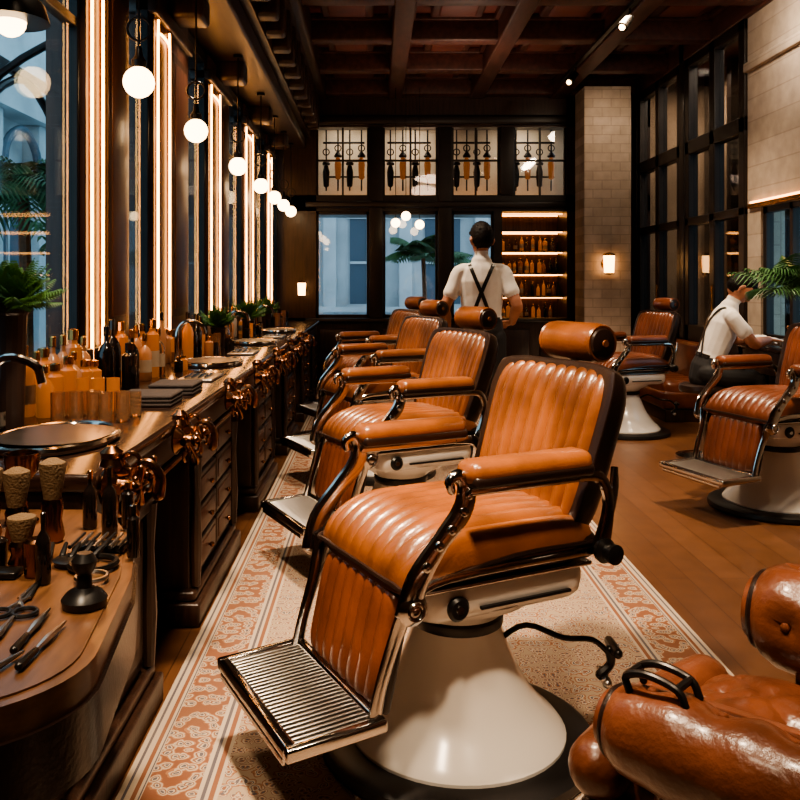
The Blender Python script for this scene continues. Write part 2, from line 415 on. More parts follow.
b=B(); b.cyl((PX(316),YF+.85,zt0-.1),(PX(567),YF+.85,zt0-.1),.02,ledm,seg=8); b.done("gallery_led_strip")
b=B()
for a,c in ((316,369),(383,438),(452,500),(514,567)):
    X0,X1=PX(a),PX(c); n=4
    b.cyl((X0+.06,YF+.45,zt1-.12),(X1-.06,YF+.45,zt1-.12),.014,iron,seg=8)
    b.cyl((X0+.06,YF+.45,zt0+.28),(X1-.06,YF+.45,zt0+.28),.012,iron,seg=8)
    for i in range(n):
        x=X0+.1+(X1-X0-.2)*i/(n-1)
        b.cyl((x,YF+.45,zt0+.1),(x,YF+.45,zt1+.14),.01,iron,seg=6)
        h=.1 if i%2 else .0
        b.lathe([(.005,0),(.035,.02),(.045,.2),(.028,.28),(.01,.3)],(x,YF+.45,zt0+.14+h),(gAmber if i%2 else iron),10)
        b.lathe([(.045,0),(.055,.02),(.02,.07)],(x,YF+.45,zt0+.43+h),iron,10)
        b.torus((x,YF+.45,zt0+.6+h*.5),.04,.008,iron,axis=(0,1,0),seg=12,rs=5)
b.done("hanging_glass_racks")
b=B(); X0,X1=PX(503),PX(567)
b.box((X0-.05,YF+.55,zb0-.1),(X1+.05,YF+.6,zb1+.05),woodB)
b.box((X0-.06,YF+.2,zb0-.1),(X0-.01,YF+.6,zb1+.05),wood); b.box((X1+.01,YF+.2,zb0-.1),(X1+.06,YF+.6,zb1+.05),wood)
b.box((X0-.05,YF+.2,zb1+.01),(X1+.05,YF+.6,zb1+.06),wood)
sz=[zb0-.02,zb0+.27,zb0+.56,zb0+.84,zb0+1.1]
for z in sz: b.box((X0,YF+.22,z-.02),(X1,YF+.55,z),wood)
for z in sz[1:]+[zb1+.01]:
    b.box((X0,YF+.53,z-.034),(X1,YF+.545,z-.021),ledm); b.box((X0,YF+.25,z-.030),(X1,YF+.262,z-.021),ledm)  # rear strip backlights the shelf; front strip added to brighten the bottles
b.done("back_bar_shelves")
def bottle(b,x,y,z,h,r,mt,cap=None,kind=0,lab=False):
    if kind==0: b.lathe([(r*.9,0),(r,.01*h+.003),(r,h*.58),(r*.75,h*.68),(r*.3,h*.76),(r*.28,h*.9)],(x,y,z),mt,14)
    elif kind==1: b.lathe([(r*.9,0),(r,.005),(r,h*.72),(r*.5,h*.78),(r*.45,h*.84)],(x,y,z),mt,14)
    else: b.lathe([(r*.8,0),(r,h*.05),(r*1.02,h*.95),(r*.9,h*.95),(r*.85,h*.1)],(x,y,z),mt,14); return
    b.lathe([(r*.36 if kind==0 else r*.6,0),(r*.36 if kind==0 else r*.6,h*.14),(r*.2,h*.16)],(x,y,z+h*.86 if kind==0 else z+h*.83),cap or gDark,10)
    if lab: b.lathe([(r*1.02,h*.18),(r*1.02,h*.45)],(x,y,z),label,14)
b=B()
for z in sz[:-1]:
    x=X0+.06
    while x<X1-.05:
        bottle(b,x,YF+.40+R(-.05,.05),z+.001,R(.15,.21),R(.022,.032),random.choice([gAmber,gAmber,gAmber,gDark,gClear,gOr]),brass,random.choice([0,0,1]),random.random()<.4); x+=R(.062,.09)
b.done("bar_bottles")
# exterior
b=B()
Y=17.0; b.box((-5.5,Y,-.2),(9,Y+.3,6),ext)
for i,x in enumerate([-2.4+1.5*j for j in range(7)]):
    b.box((x-.13,Y-.25,-.2),(x+.13,Y,3.1),ext,.02); b.box((x-.2,Y-.3,2.9),(x+.2,Y,3.1),ext)
    b.box((x+.4,Y-.04,.9),(x+1.1,Y+.01,2.6),extD); b.box((x+.34,Y-.08,.8),(x+1.16,Y,.9),ext); b.box((x+.34,Y-.08,2.6),(x+1.16,Y,2.72),ext)
    b.box((x+.73,Y-.07,.9),(x+.77,Y,2.6),ext); b.box((x+.4,Y-.07,1.7),(x+1.1,Y,1.75),ext)
    for q in range(6): b.box((x+.2+q*.2,Y-.3,-.1),(x+.24+q*.2,Y-.26,.75),ext)
b.box((-5.5,Y-.35,.75),(9,Y-.2,.85),ext); b.box((-5.5,Y-.4,3.1),(9,Y,3.4),ext)
b.done("facade_across_street")
b=B()
X=-6.0; b.box((X-.3,2,-.2),(X,16,7),ext)
for j in range(8):
    y=2.2+1.75*j
    b.box((X,y,-.2),(X+.3,y+.35,4.0),ext,.02)
    b.box((X-.01,y+.55,.3),(X+.04,y+1.55,2.6),extD)
    if j<7: b.tube([(X+.3,y+.3,2.9),(X+.3,y+.45,3.5),(X+.3,y+1.05,3.8),(X+.3,y+1.6,3.5),(X+.3,y+1.75,2.9)],.07,extD)
    b.box((X,y+1.02,.3),(X+.08,y+1.08,2.6),ext)
b.box((X,2,4.0),(X+.45,16,4.3),ext)
b.done("facade_side_street")
b=B()
for j in range(6):
    y=4.2+1.9*j
    b.box((-2.95,y-.05,-.2),(-2.85,y+.05,2.2),iron)
    b.tube([(-2.9,y,2.1),(-2.9,y+.15,2.6),(-2.9,y+.95,3.0),(-2.9,y+1.75,2.6),(-2.9,y+1.9,2.1)],.035,iron)
    b.tube([(-2.9,y,2.1),(-2.8,y,2.7),(-2.2,y,3.1),(-1.6,y,3.2)],.03,iron)
b.box((-2.94,3.5,3.0),(-2.86,15.7,3.06),iron)
b.done("street_arcade_ironwork")
simple("street_ground",(-6.5,YN,-.3),(XL-.31,20,-.2),ext)
simple("street_ground_far",(XL-.3,YF+.35,-.3),(9,20,-.2),ext)
def frond(b,base,dirv,L,droop,mt,n=14,w=.2,lw=.018):
    base=Vector(base); d=Vector(dirv).normalized(); side=d.cross(Vector((0,0,1)))
    if side.length<.1: side=Vector((1,0,0))
    side.normalize(); P=[]
    for i in range(n+1):
        t=i/n; P.append(base+d*L*t+Vector((0,0,-droop*L*t*t)))
    b.tube(P,[.006*(1-.8*i/n)*max(.5,L) for i in range(n+1)],mt,seg=5,sm=1)
    for i in range(2,n+1):
        t=i/n; T=(P[i]-P[i-1]).normalized(); ll=w*math.sin(math.pi*min(1,t*.85+.12))+.02*min(1,w/.1)
        for sgn in (-1,1):
            dd=(side*sgn+T*.7+Vector((0,0,-.25-.3*t))).normalized(); nrm=T.cross(dd).normalized()
            wv=dd.cross(nrm).normalized()*lw; p=P[i]; k_=min(.01,ll*.1)
            b.add([p-wv*.4,p+wv*.4,p+dd*ll*.5+wv*.9+Vector((0,0,k_)),p+dd*ll+Vector((0,0,-.04*ll/.2)),p+dd*ll*.5-wv*.9+Vector((0,0,k_))],[(0,1,2,3,4)],mt)
def palm(name,loc,trunk,L,n,mt=leafP,potr=.2,poth=.4,w=.22,spread=1,lw=.018,droop=.55,el0=.35,arc=None):
    b=B()
    if potr:
        b.lathe([(potr*.7,0),(potr,poth*.9),(potr*1.08,poth*.92),(potr*1.08,poth),(potr*.9,poth),(potr*.88,poth*.9)],(0,0,0),pot,20)
        b.lathe([(potr*.88,0),(potr*.4,.02)],(0,0,poth*.9),soil,16)
    if trunk>poth: b.tube([(0,0,poth*.85),(.03,0,(trunk+poth)/2),(0,.02,trunk)],[.05,.04,.035],woodTan)
    for i in range(n):
        a=2.4*i+R(-.3,.3); el=R(el0,1.3)
        if arc: a=R(*arc)
        frond(b,(0,0,max(trunk,poth*.85)),(math.cos(a)*math.cos(el)*spread,math.sin(a)*math.cos(el)*spread,math.sin(el)),L*R(.75,1.1),R(droop*.6,droop*1.2),mt,w=w,lw=lw)
    return b.done(name,loc,smooth=False)
palm("palm_tree",(-2.2,5.3,-.2),2.05,.66,22,potr=0,poth=.1,w=.24,lw=.012,droop=.8)
palm("palm_tree",(-2.2,7.9,-.2),1.75,.62,16,potr=0,poth=.1,w=.24,lw=.016,droop=.8)
palm("palm_tree",(-4.3,12.5,-.2),2.2,1.1,14,potr=0,poth=.1,w=.35,lw=.03)
palm("palm_tree",(.75,13.2,-.2),1.9,.9,14,potr=0,poth=.1,w=.3,lw=.03)
palm("potted_palm",(2.93,5.72,0),1.2,.58,24,potr=.13,poth=.4,w=.2,lw=.007,droop=.45,el0=.6,arc=(2.1,4.8))
# ---------------- right wall
b=B()
b.box((XR,YN,0),(XR+.2,6.1,H),brickW)
b.box((XR,6.1,0),(XR+.2,7.05,.85),wood); b.box((XR,6.1,1.95),(XR+.2,7.3,H),brickW); b.box((XR,7.05,0),(XR+.2,7.3,1.95),brickW)
b.box((XR-.03,4.0,1.95),(XR+.0,7.25,1.99),brass,.004)
b.box((XR-.04,4.0,3.12),(XR,7.3,3.2),brickW,.01)
b.done("wall_right")
b=B(); b.cyl((XR-.02,5.6,2.0),(XR-.02,7.2,2.0),.008,ledm,seg=8); b.done("ledge_led_strip")
b=B()
b.box((XR+.02,6.1,.85),(XR+.08,6.16,1.95),frame);b.box((XR+.02,6.99,.85),(XR+.08,7.05,1.95),frame);b.box((XR+.02,6.55,.85),(XR+.08,6.6,1.95),frame)
b.box((XR+.02,6.1,.85),(XR+.08,7.05,.9),frame);b.box((XR+.02,6.1,1.9),(XR+.08,7.05,1.95),frame);b.box((XR+.045,6.1,.85),(XR+.05,7.05,1.95),glassL)
b.done("window_%d"%k,smooth=False); k+=1
curt=mat("corridor_plaster",(.45,.33,.23),.8,var=.35,vscale=1.5)
b=B(); b.box((XR+.9,7.1,0),(XR+1.0,YF+.3,H),curt); b.box((XR+.2,YF,0),(XR+1.0,YF+.2,H),curt)
for q in range(5): b.box((XR+.8,7.6+.65*q,0),(XR+.9,7.72+.65*q,H),frame)
b.done("wall_corridor")
for i,(ya,yb) in enumerate(((7.3,8.72),(8.82,10.3))):
    b=B(); x0,x1=XR-.03,XR+.07
    b.box((x0,ya,0),(x1,ya+.12,H),frame,.01); b.box((x0,yb-.12,0),(x1,yb,H),frame,.01); m_=(ya+yb)/2
    b.box((x0,m_-.06,0),(x1,m_+.06,H),frame,.01)
    for z0_,z1_ in ((0,.9),(1.9,1.98),(2.62,2.76),(3.5,H)): b.box((x0,ya,z0_),(x1,yb,z1_),frame,.01)
    b.box((XR+.02,ya+.1,.85),(XR+.026,yb-.1,3.55),glassR)
    b.cyl((x0-.03,m_-.09,1.0),(x0-.03,m_-.09,1.3),.012,brass,seg=8)
    b.done("door_%d"%(i+1),smooth=False)
simple("trim_doorpost",(XR-.04,8.70,0),(XR+.08,8.84,H),frame,.01)
simple("trim_doorpost_far",(XR-.04,10.28,0),(XR+.1,YF,H),frame,.01)
b=B()
b.box((2.40,9.75,0),(2.94,10.2,H-.27),brickC,.01); b.box((2.36,9.71,0),(2.98,10.24,.2),wood,.01)
b.done("brick_column")
def sconce(name,loc,nrm):
    b=B(); n=Vector(nrm)
    b.lathe([(.05,0),(.05,.015),(.03,.025)],(0,0,0),brass,16,axis=n)
    b.cyl(Vector((0,0,0)),n*.08,.01,brass,seg=8)
    c=n*.09
    b.lathe([(.01,-.1),(.045,-.09),(.045,-.08)],c,brass,16); b.lathe([(.042,-.08),(.05,.07),(.03,.075)],c,sconceG,16); b.lathe([(.052,.07),(.052,.085),(.01,.1)],c,brass,16)
    return b.done(name,loc)
sconce("wall_sconce",(2.66,9.749,1.54),(0,-1,0)).scale=(1.3,1,1.3)
sconce("wall_sconce",(3.199,6.0,1.55),(-1,0,0)).scale=(1.2,1.2,1.2)
sconce("wall_sconce",(PX(303),10.40,1.25),(0,-1,0))
def pendant(x,y,z,r=.066):
    b=B()
    b.sphere((0,0,0),r,globe,20); b.lathe([(.03,0),(.032,.03),(.018,.05),(.012,.09)],(0,0,r*.92),iron,14)
    b.cyl((0,0,r+.08),(0,0,2.98-z),.005,iron,seg=6)
    b.lathe([(.035,0),(.035,.02)],(0,0,2.96-z),iron,14)
    b.torus((0,0,r+.16),.05,.006,iron,axis=(0,1,0),seg=16,rs=6)
    b.done("globe_pendant_lamp",(x,y,z))
for y in (3.6,4.75,6.2,7.45,8.45,9.3,10.1): pendant(-1.0,y,2.17)
b=B(); b.sphere((0,0,-.01),.045,globe,20); b.lathe([(.11,-.03),(.095,.02),(.06,.06),(.03,.09),(.01,.12)],(0,0,.02),iron,24); b.cyl((0,0,.12),(0,0,.54),.005,iron,seg=6)
b.done("shaded_pendant_lamp",(-1.06,2.47,2.09))
b=B()
for (x,y) in ((2.1,8.9),(2.1,7.0),(2.1,5.2)):
    b.cyl((x,y,H-.24),(x,y,H-.34),.01,iron,seg=8); b.cyl((x,y,H-.34),(x-.08,y-.06,H-.44),.035,iron,.045); b.sphere((x-.083,y-.063,H-.443),.026,globe,12)
b.box((2.08,4.6,H-.27),(2.12,9.6,H-.24),iron)
b.done("track_spotlights")
b=B()
for i,(x,z) in enumerate(((.24,2.02),(.52,2.0),(.36,2.1))):
    b.sphere((x,0,z),.055,globe,14); b.cyl((x,0,z+.04),(x,0,3.59),.004,iron,seg=6)
b.done("bar_cluster_pendant",(0,9.9,0))

# ---------------- vanity counter
CT=.88
b=B()
b.box((-1.19,1.95,CT-.045),(-.64,9.9,CT),woodTop,.012)
b.box((-1.28,1.97,CT-.15),(-.68,9.88,CT-.045),woodH,.01)
b.box((-1.28,1.97,CT-.17),(-.665,9.88,CT-.155),bronze,.004)
peds=[(1.05,2.65),(3.3,4.2),(4.95,5.8),(6.55,7.35),(8.1,8.85),(9.5,9.88)]
for a,c in peds:
    top=CT-.15 if a>1.5 else .655
    b.box((-1.28,a,.0),(-.72,c,top),wood,.006)
    b.box((-1.28,a-.05,0),(-.67,c+.05,.09),wood,.01); b.box((-1.28,a-.03,.09),(-.69,c+.03,.13),wood,.015)
    b.box((-1.28,a-.02,top-.04),(-.69,c+.02,top),wood,.01)
    n=2 if a<1.5 else 1
    if a<1.5: b.box((-1.28,1.97,.65),(-.72,2.65,CT-.14),wood)
    for q in range(n):
        w_=(c-a)/n; ya=a+q*w_+.06; yb=a+(q+1)*w_-.06
        if a<1.5:
            b.box((-.725,ya,.18),(-.705,yb,.60),wood,.008); b.box((-.71,ya+.06,.24),(-.698,yb-.06,.54),woodB,.006)
        else:
            m_=(ya+yb)/2
            for (p0,p1) in ((ya,m_-.01),(m_+.01,yb)):
                for z in range(4):
                    z0=.17+z*.133; b.box((-.725,p0,z0),(-.700,p1,z0+.12),wood,.008); b.box((-.705,p0+.03,z0+.02),(-.695,p1-.03,z0+.10),woodB,.004)
                    b.sphere((-.68,(p0+p1)/2,z0+.06),.011,bronze,10); b.cyl((-.70,(p0+p1)/2,z0+.06),(-.68,(p0+p1)/2,z0+.06),.005,bronze,seg=8)
    for yy in (a+.02,c-.02): b.tube([(-.70,yy,.14),(-.70,yy,.3),(-.70,yy,.5),(-.70,yy,.64)],[.018,.026,.017,.026],wood,seg=10)
b.box((-1.28,2.6,.0),(-1.2,9.88,CT-.15),wood)
b.done("vanity_counter")
b=B()
def rr(pts,z0,z1,mt):
    n=len(pts); vs=[(x,y,z0) for x,y in pts]+[(x,y,z1) for x,y in pts]
    b.add(vs,[list(range(n))[::-1],[n+i for i in range(n)]]+[(i,(i+1)%n,n+(i+1)%n,n+i) for i in range(n)],mt)
def outline(g):
    P=[(-1.2,1.94),(-1.2,1.0-g)]
    cx,cy=-.585,1.18
    for i in range(13):
        a=-math.pi/2+ (math.pi/2+.15)*i/12; P.append((cx+(.195+g)*math.cos(a),cy+(.18+g)*math.sin(a)))
    P+= [(-.43+g,1.5),(-.48+g,1.7),(-.56+g,1.85),(-.64,1.94)]
    return P
rr(outline(0),.755,.80,woodTan); rr(outline(.006),.66,.755,leatherD); rr(outline(-.02),.80,.803,woodTan)
b.done("barber_tool_table")
for y in (2.35,4.6,6.2,7.7):
    b=B(); b.torus((0,0,0),.17,.012,chrome,seg=36,sx=.9,sy=1.3)
    b.lathe([(.02,-.004),(.12,-.002),(.155,.004),(.168,.01)],(0,0,0),steel,30)
    b.tube([(-.19,0,0),(-.19,0,.16),(-.14,0,.22),(-.06,0,.2),(-.04,0,.15)],.012,chrome); b.cyl((-.19,-.08,0),(-.19,-.08,.06),.014,chrome,seg=10); b.cyl((-.19,.08,0),(-.19,.08,.06),.014,chrome,seg=10)
    b.done("wash_basin",(-.88,y,CT+.013))
def tap():
    b=B()
    for s in (-1,1):
        b.lathe([(.045,0),(.05,.008),(.035,.02),(.02,.035),(.018,.06)],(0,s*.06,0),bronze,18,axis=(1,0,0))
        b.sphere((.075,s*.06,0),.022,bronze,12)
        for q in range(5):
            a=q*2*math.pi/5; b.tube([(.085,s*.06,0),(.09,s*.06+.022*math.cos(a),.022*math.sin(a)),(.088,s*.06+.045*math.cos(a),.045*math.sin(a))],[.006,.005,.009],bronze,seg=8,round_=True)
    b.tube([(.04,-.1,0),(.045,0,.0),(.04,.1,0)],.013,bronze)
    b.tube([(.05,0,.0),(.07,0,.04),(.10,0,.045),(.125,0,.01),(.12,0,-.035)],[.014,.012,.011,.012,.016],bronze,round_=True)
    b.tube([(.03,0,-.02),(.06,.02,-.09),(.03,.06,-.11),(.02,.09,-.06)],.006,bronze,round_=True)
    b.torus((.05,0,.05),.022,.006,bronze,axis=(0,1,0),seg=16)
    b.torus((.03,-.03,-.05),.03,.005,bronze,axis=(1,0,0),seg=16)
    b.lathe([(.03,0),(.034,.01),(.026,.03),(.03,.045),(.012,.06)],(.0,0,.03),bronze,14)
    return b
t0=tap().done("bronze_tap",(-.638,2.06,.84)); t0.scale=(.95,.95,.95)
for y in (2.78,3.72,4.6,5.5,6.4,7.3): 
    o=dup(t0,(-.638,y,.82)); o.scale=(.9,1.15,.95)
def group(name,items):
    b=B()
    for it in items: bottle(b,*it)
    return b.done(name)
z=CT+.001
its=[]
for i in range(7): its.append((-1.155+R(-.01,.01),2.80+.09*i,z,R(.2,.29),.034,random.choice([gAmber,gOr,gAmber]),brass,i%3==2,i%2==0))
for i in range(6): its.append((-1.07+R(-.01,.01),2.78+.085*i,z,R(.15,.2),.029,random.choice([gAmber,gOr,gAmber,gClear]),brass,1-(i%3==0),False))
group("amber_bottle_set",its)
its=[]
for i in range(5): its.append((-1.0+.05*i,2.68+.02*(i%3),z,.1,.022,gClear,None,2,False))
for i in range(5): its.append((-1.0+.052*i,2.80+.02*(i%2),z,.085,.022,gClear,None,2,False))
for i in range(3): its.append((-1.0+.052*i,2.91,z,.12,.022,gAmber,None,2,False))
group("drinking_glasses",its)
group("dark_bottle_set",[(-1.1,3.48,z,.26,.036,gDark,gDark,0,False),(-1.12,3.62,z,.28,.038,gDark,gDark,0,False),(-1.03,3.60,z,.24,.032,gDark,brass,0,False),(-1.0,3.46,z,.2,.03,gDark,gDark,1,False)])
its=[]
for i,yy in enumerate((3.78,3.9,4.02,4.12,3.84,3.97,4.08)): its.append((-1.13 if i<4 else -1.04,yy,z,R(.15,.28),.032,random.choice([gAmber,gOr,gClear,whiteP,gAmber]),brass,random.choice([0,1]),True))
for yy in (4.22,4.31,4.4,4.49,4.58,4.67,4.76): its.append((-1.15,yy,z,R(.16,.28),.027,random.choice([gAmber,gDark,gOr]),random.choice([gDark,brass]),random.choice([0,1]),False))
for yy in (4.9,5.02,5.14,5.24): its.append((-1.08,yy,z,R(.2,.28),.034,random.choice([gAmber,gDark,gAmber]),gDark,0,False))
group("lotion_bottle_set",its)
its=[]
for yy in (4.2,4.28,5.0,5.1,5.6,5.68): its.append((-.95+R(-.03,.03),yy,z,R(.07,.13),R(.02,.028),random.choice([gAmber,gDark,gOr]),brass,random.choice([1,2]),False))
yy=5.36
while yy<9.75:
    if not any(abs(yy-q)<.14 for q in (5.75,7.1,8.3)):
        its.append((-1.145,yy,z,R(.16,.28),R(.024,.03),random.choice([gAmber,gDark,gDark,gOr,whiteP,gAmber]),random.choice([brass,gDark]),random.choice([0,0,1]),random.random()<.3))
        if not any(abs(yy-q)<.3 for q in (6.2,7.7)): its.append((-1.02+R(-.02,.02),yy+.04,z,R(.08,.16),R(.022,.03),random.choice([gAmber,gClear,gDark,gOr]),random.choice([brass,gDark]),random.choice([1,2]),False))
    yy+=.085
group("grooming_bottle_row",its)
b=B()
for (x,y,s) in ((-.82,3.1,.9),(-.8,3.42,.8)):
    for i in range(3): b.box((x-.11*s,y-.1,z+i*.014),(x+.11*s,y+.1,z+i*.014+.013),towel,.006)
b.done("folded_towels")
for (x,y) in ((-.8,3.9),(-.82,5.3),(-.82,6.9)):
    b=B(); b.box((-.08,-.14,0),(.08,.14,.012),steel,.005)
    for q in range(4): b.tube([(-.05+.03*q,-.1,.017),(-.05+.03*q,0,.019),(-.05+.03*q,.1,.017)],[.004,.006,.003],chrome,seg=6)
    b.done("instrument_tray",(x,y,z))
def fern(loc,n,L,ph=.15,el=(.3,1.4),w=.05):
    b=B()
    b.lathe([(.04,0),(.05,ph*.9),(.055,ph*.92),(.055,ph),(.05,ph),(.048,ph*.9)],(0,0,0),pot,18); b.lathe([(.048,0),(.02,.01)],(0,0,ph*.9),soil,12)
    for i in range(n):
        a=2.4*i; e=R(*el); frond(b,(0,0,ph*.9),(math.cos(a)*math.cos(e),math.sin(a)*math.cos(e),math.sin(e)),L*R(.7,1.1),R(.1,.35),leaf,n=18,w=w,lw=.003)
    return b.done("potted_fern",loc,smooth=False)
fern((-1.02,2.62,z),150,.2,.38,(.45,1.55),.035).location=(-1.1,2.56,z)
fern((-1.06,5.75,z),70,.18,.14,(.7,1.5),.04); fern((-1.06,7.1,z),70,.22,.14,(.6,1.5),.04); fern((-1.06,8.3,z),60,.2,.14,(.6,1.5),.04)

# tool table items
tz=.8045
b=B()
def scissors(x,y,a,s=1):
    M=Matrix.Translation((x,y,tz+.004))@Matrix.Rotation(a,4,'Z')
    b.tube([(.006,.0,0),(.0,.1*s,.0)],[(.006,.0025),(.001,.001)],steel,seg=6,up=(0,0,1),M=M); b.tube([(-.006,.0,0),(.004,.1*s,.002)],[(.006,.0025),(.001,.001)],steel,seg=6,up=(0,0,1),M=M)
    b.tube([(.006,0,0),(-.012,-.045,0)],.003,steel,seg=6,M=M); b.tube([(-.006,0,0),(.012,-.045,0)],.003,steel,seg=6,M=M)
    b.torus((-.02,-.062,0),.018,.0035,black,seg=16,rs=6,M=M); b.torus((.02,-.062,0),.018,.0035,black,seg=16,rs=6,M=M)
scissors(-.60,1.12,.3); scissors(-.57,1.38,.1); scissors(-.70,1.3,.5)
b.done("barber_scissors")
b=B()
for (x,y,a) in ((-.545,1.22,.1),(-.505,1.25,.05),(-.47,1.20,-.05),(-.585,1.27,.15),(-.635,1.25,.2),(-.51,1.10,-.3)):
    M=Matrix.Translation((x,y,tz+.006))@Matrix.Rotation(a,4,'Z')
    b.tube([(0,-.07,0),(0,-.02,0)],[.006,.0045],black,seg=8,round_=True,M=M); b.tube([(0,-.02,0),(0,.02,0),(0,.08,0)],[.003,.006,.002],steel,seg=6,M=M)
b.done("straight_razors")
b=B()
b.lathe([(.034,0),(.036,.012),(.028,.022),(.013,.03),(.011,.05),(.018,.06),(.020,.072),(.012,.084)],(-.465,1.36,tz),black,20)
b.done("black_stand")
def brush(x,y,h):
    b=B(); b.lathe([(.02,0),(.024,.01),(.018,h*.25),(.022,h*.42),(.018,h*.5)],(0,0,0),bronze,16); b.lathe([(.017,0),(.026,h*.35),(.025,h*.42),(.01,h*.47)],(0,0,h*.5),bristle,16)
    b.done("shaving_brush",(x,y,tz))
brush(-.70,1.66,.16); brush(-.645,1.70,.17); brush(-.64,1.54,.1); brush(-.78,1.72,.15)
group("tonic_bottles",[(-.57,1.46,tz,.12,.013,gDark,gDark,0,False),(-.54,1.73,tz,.14,.016,gDark,gDark,0,False),(-.455,1.60,tz,.1,.012,gDark,gDark,1,False),(-.52,1.79,tz,.1,.013,gDark,brass,1,False),(-.60,1.79,tz,.12,.015,gDark,brass,0,False)])
b=B(); b.lathe([(.026,0),(.028,.05),(.030,.052),(.024,.052),(.023,.01)],(-.68,1.43,tz),gAmber,18); b.lathe([(.018,0),(.02,.06),(.014,.065)],(-.60,1.50,tz),bronze,16);b.lathe([(.018,0),(.02,.045),(.014,.05)],(-.69,1.55,tz),gDark,16); b.done("amber_jars")
b=B()
b.box((-.68,1.475,tz),(-.625,1.515,tz+.012),iron,.004)
b.box((-.58,1.62,tz),(-.48,1.67,tz+.012),iron,.006)
for q in range(7): b.tube([(-.575+.015*q,1.60,tz+.018),(-.57+.015*q,1.67,tz+.024)],[.004,.003],steel if q%2 else black,seg=6)
b.torus((-.51,1.54,tz+.008),.04,.006,iron,seg=24,rs=6)
b.torus((-.49,1.47,tz+.008),.026,.004,steel,seg=24,rs=6); b.lathe([(.03,0),(.035,.01),(.03,.012)],(-.555,1.56,tz),iron,20)
for q in range(5): b.tube([(-.60+.02*q,1.565+.01*(q%2),tz+.01),(-.61+.025*q,1.61,tz+.022)],[.006,.004],black,seg=8,round_=True,sm=1)
b.done("comb_tray")
b=B(); b.lathe([(.035,0),(.035,.004),(.014,.02),(.010,.08),(.034,.11),(.038,.15),(.034,.15),(.028,.115)],(-.76,1.83,tz),bronze,18); b.done("brass_cup")

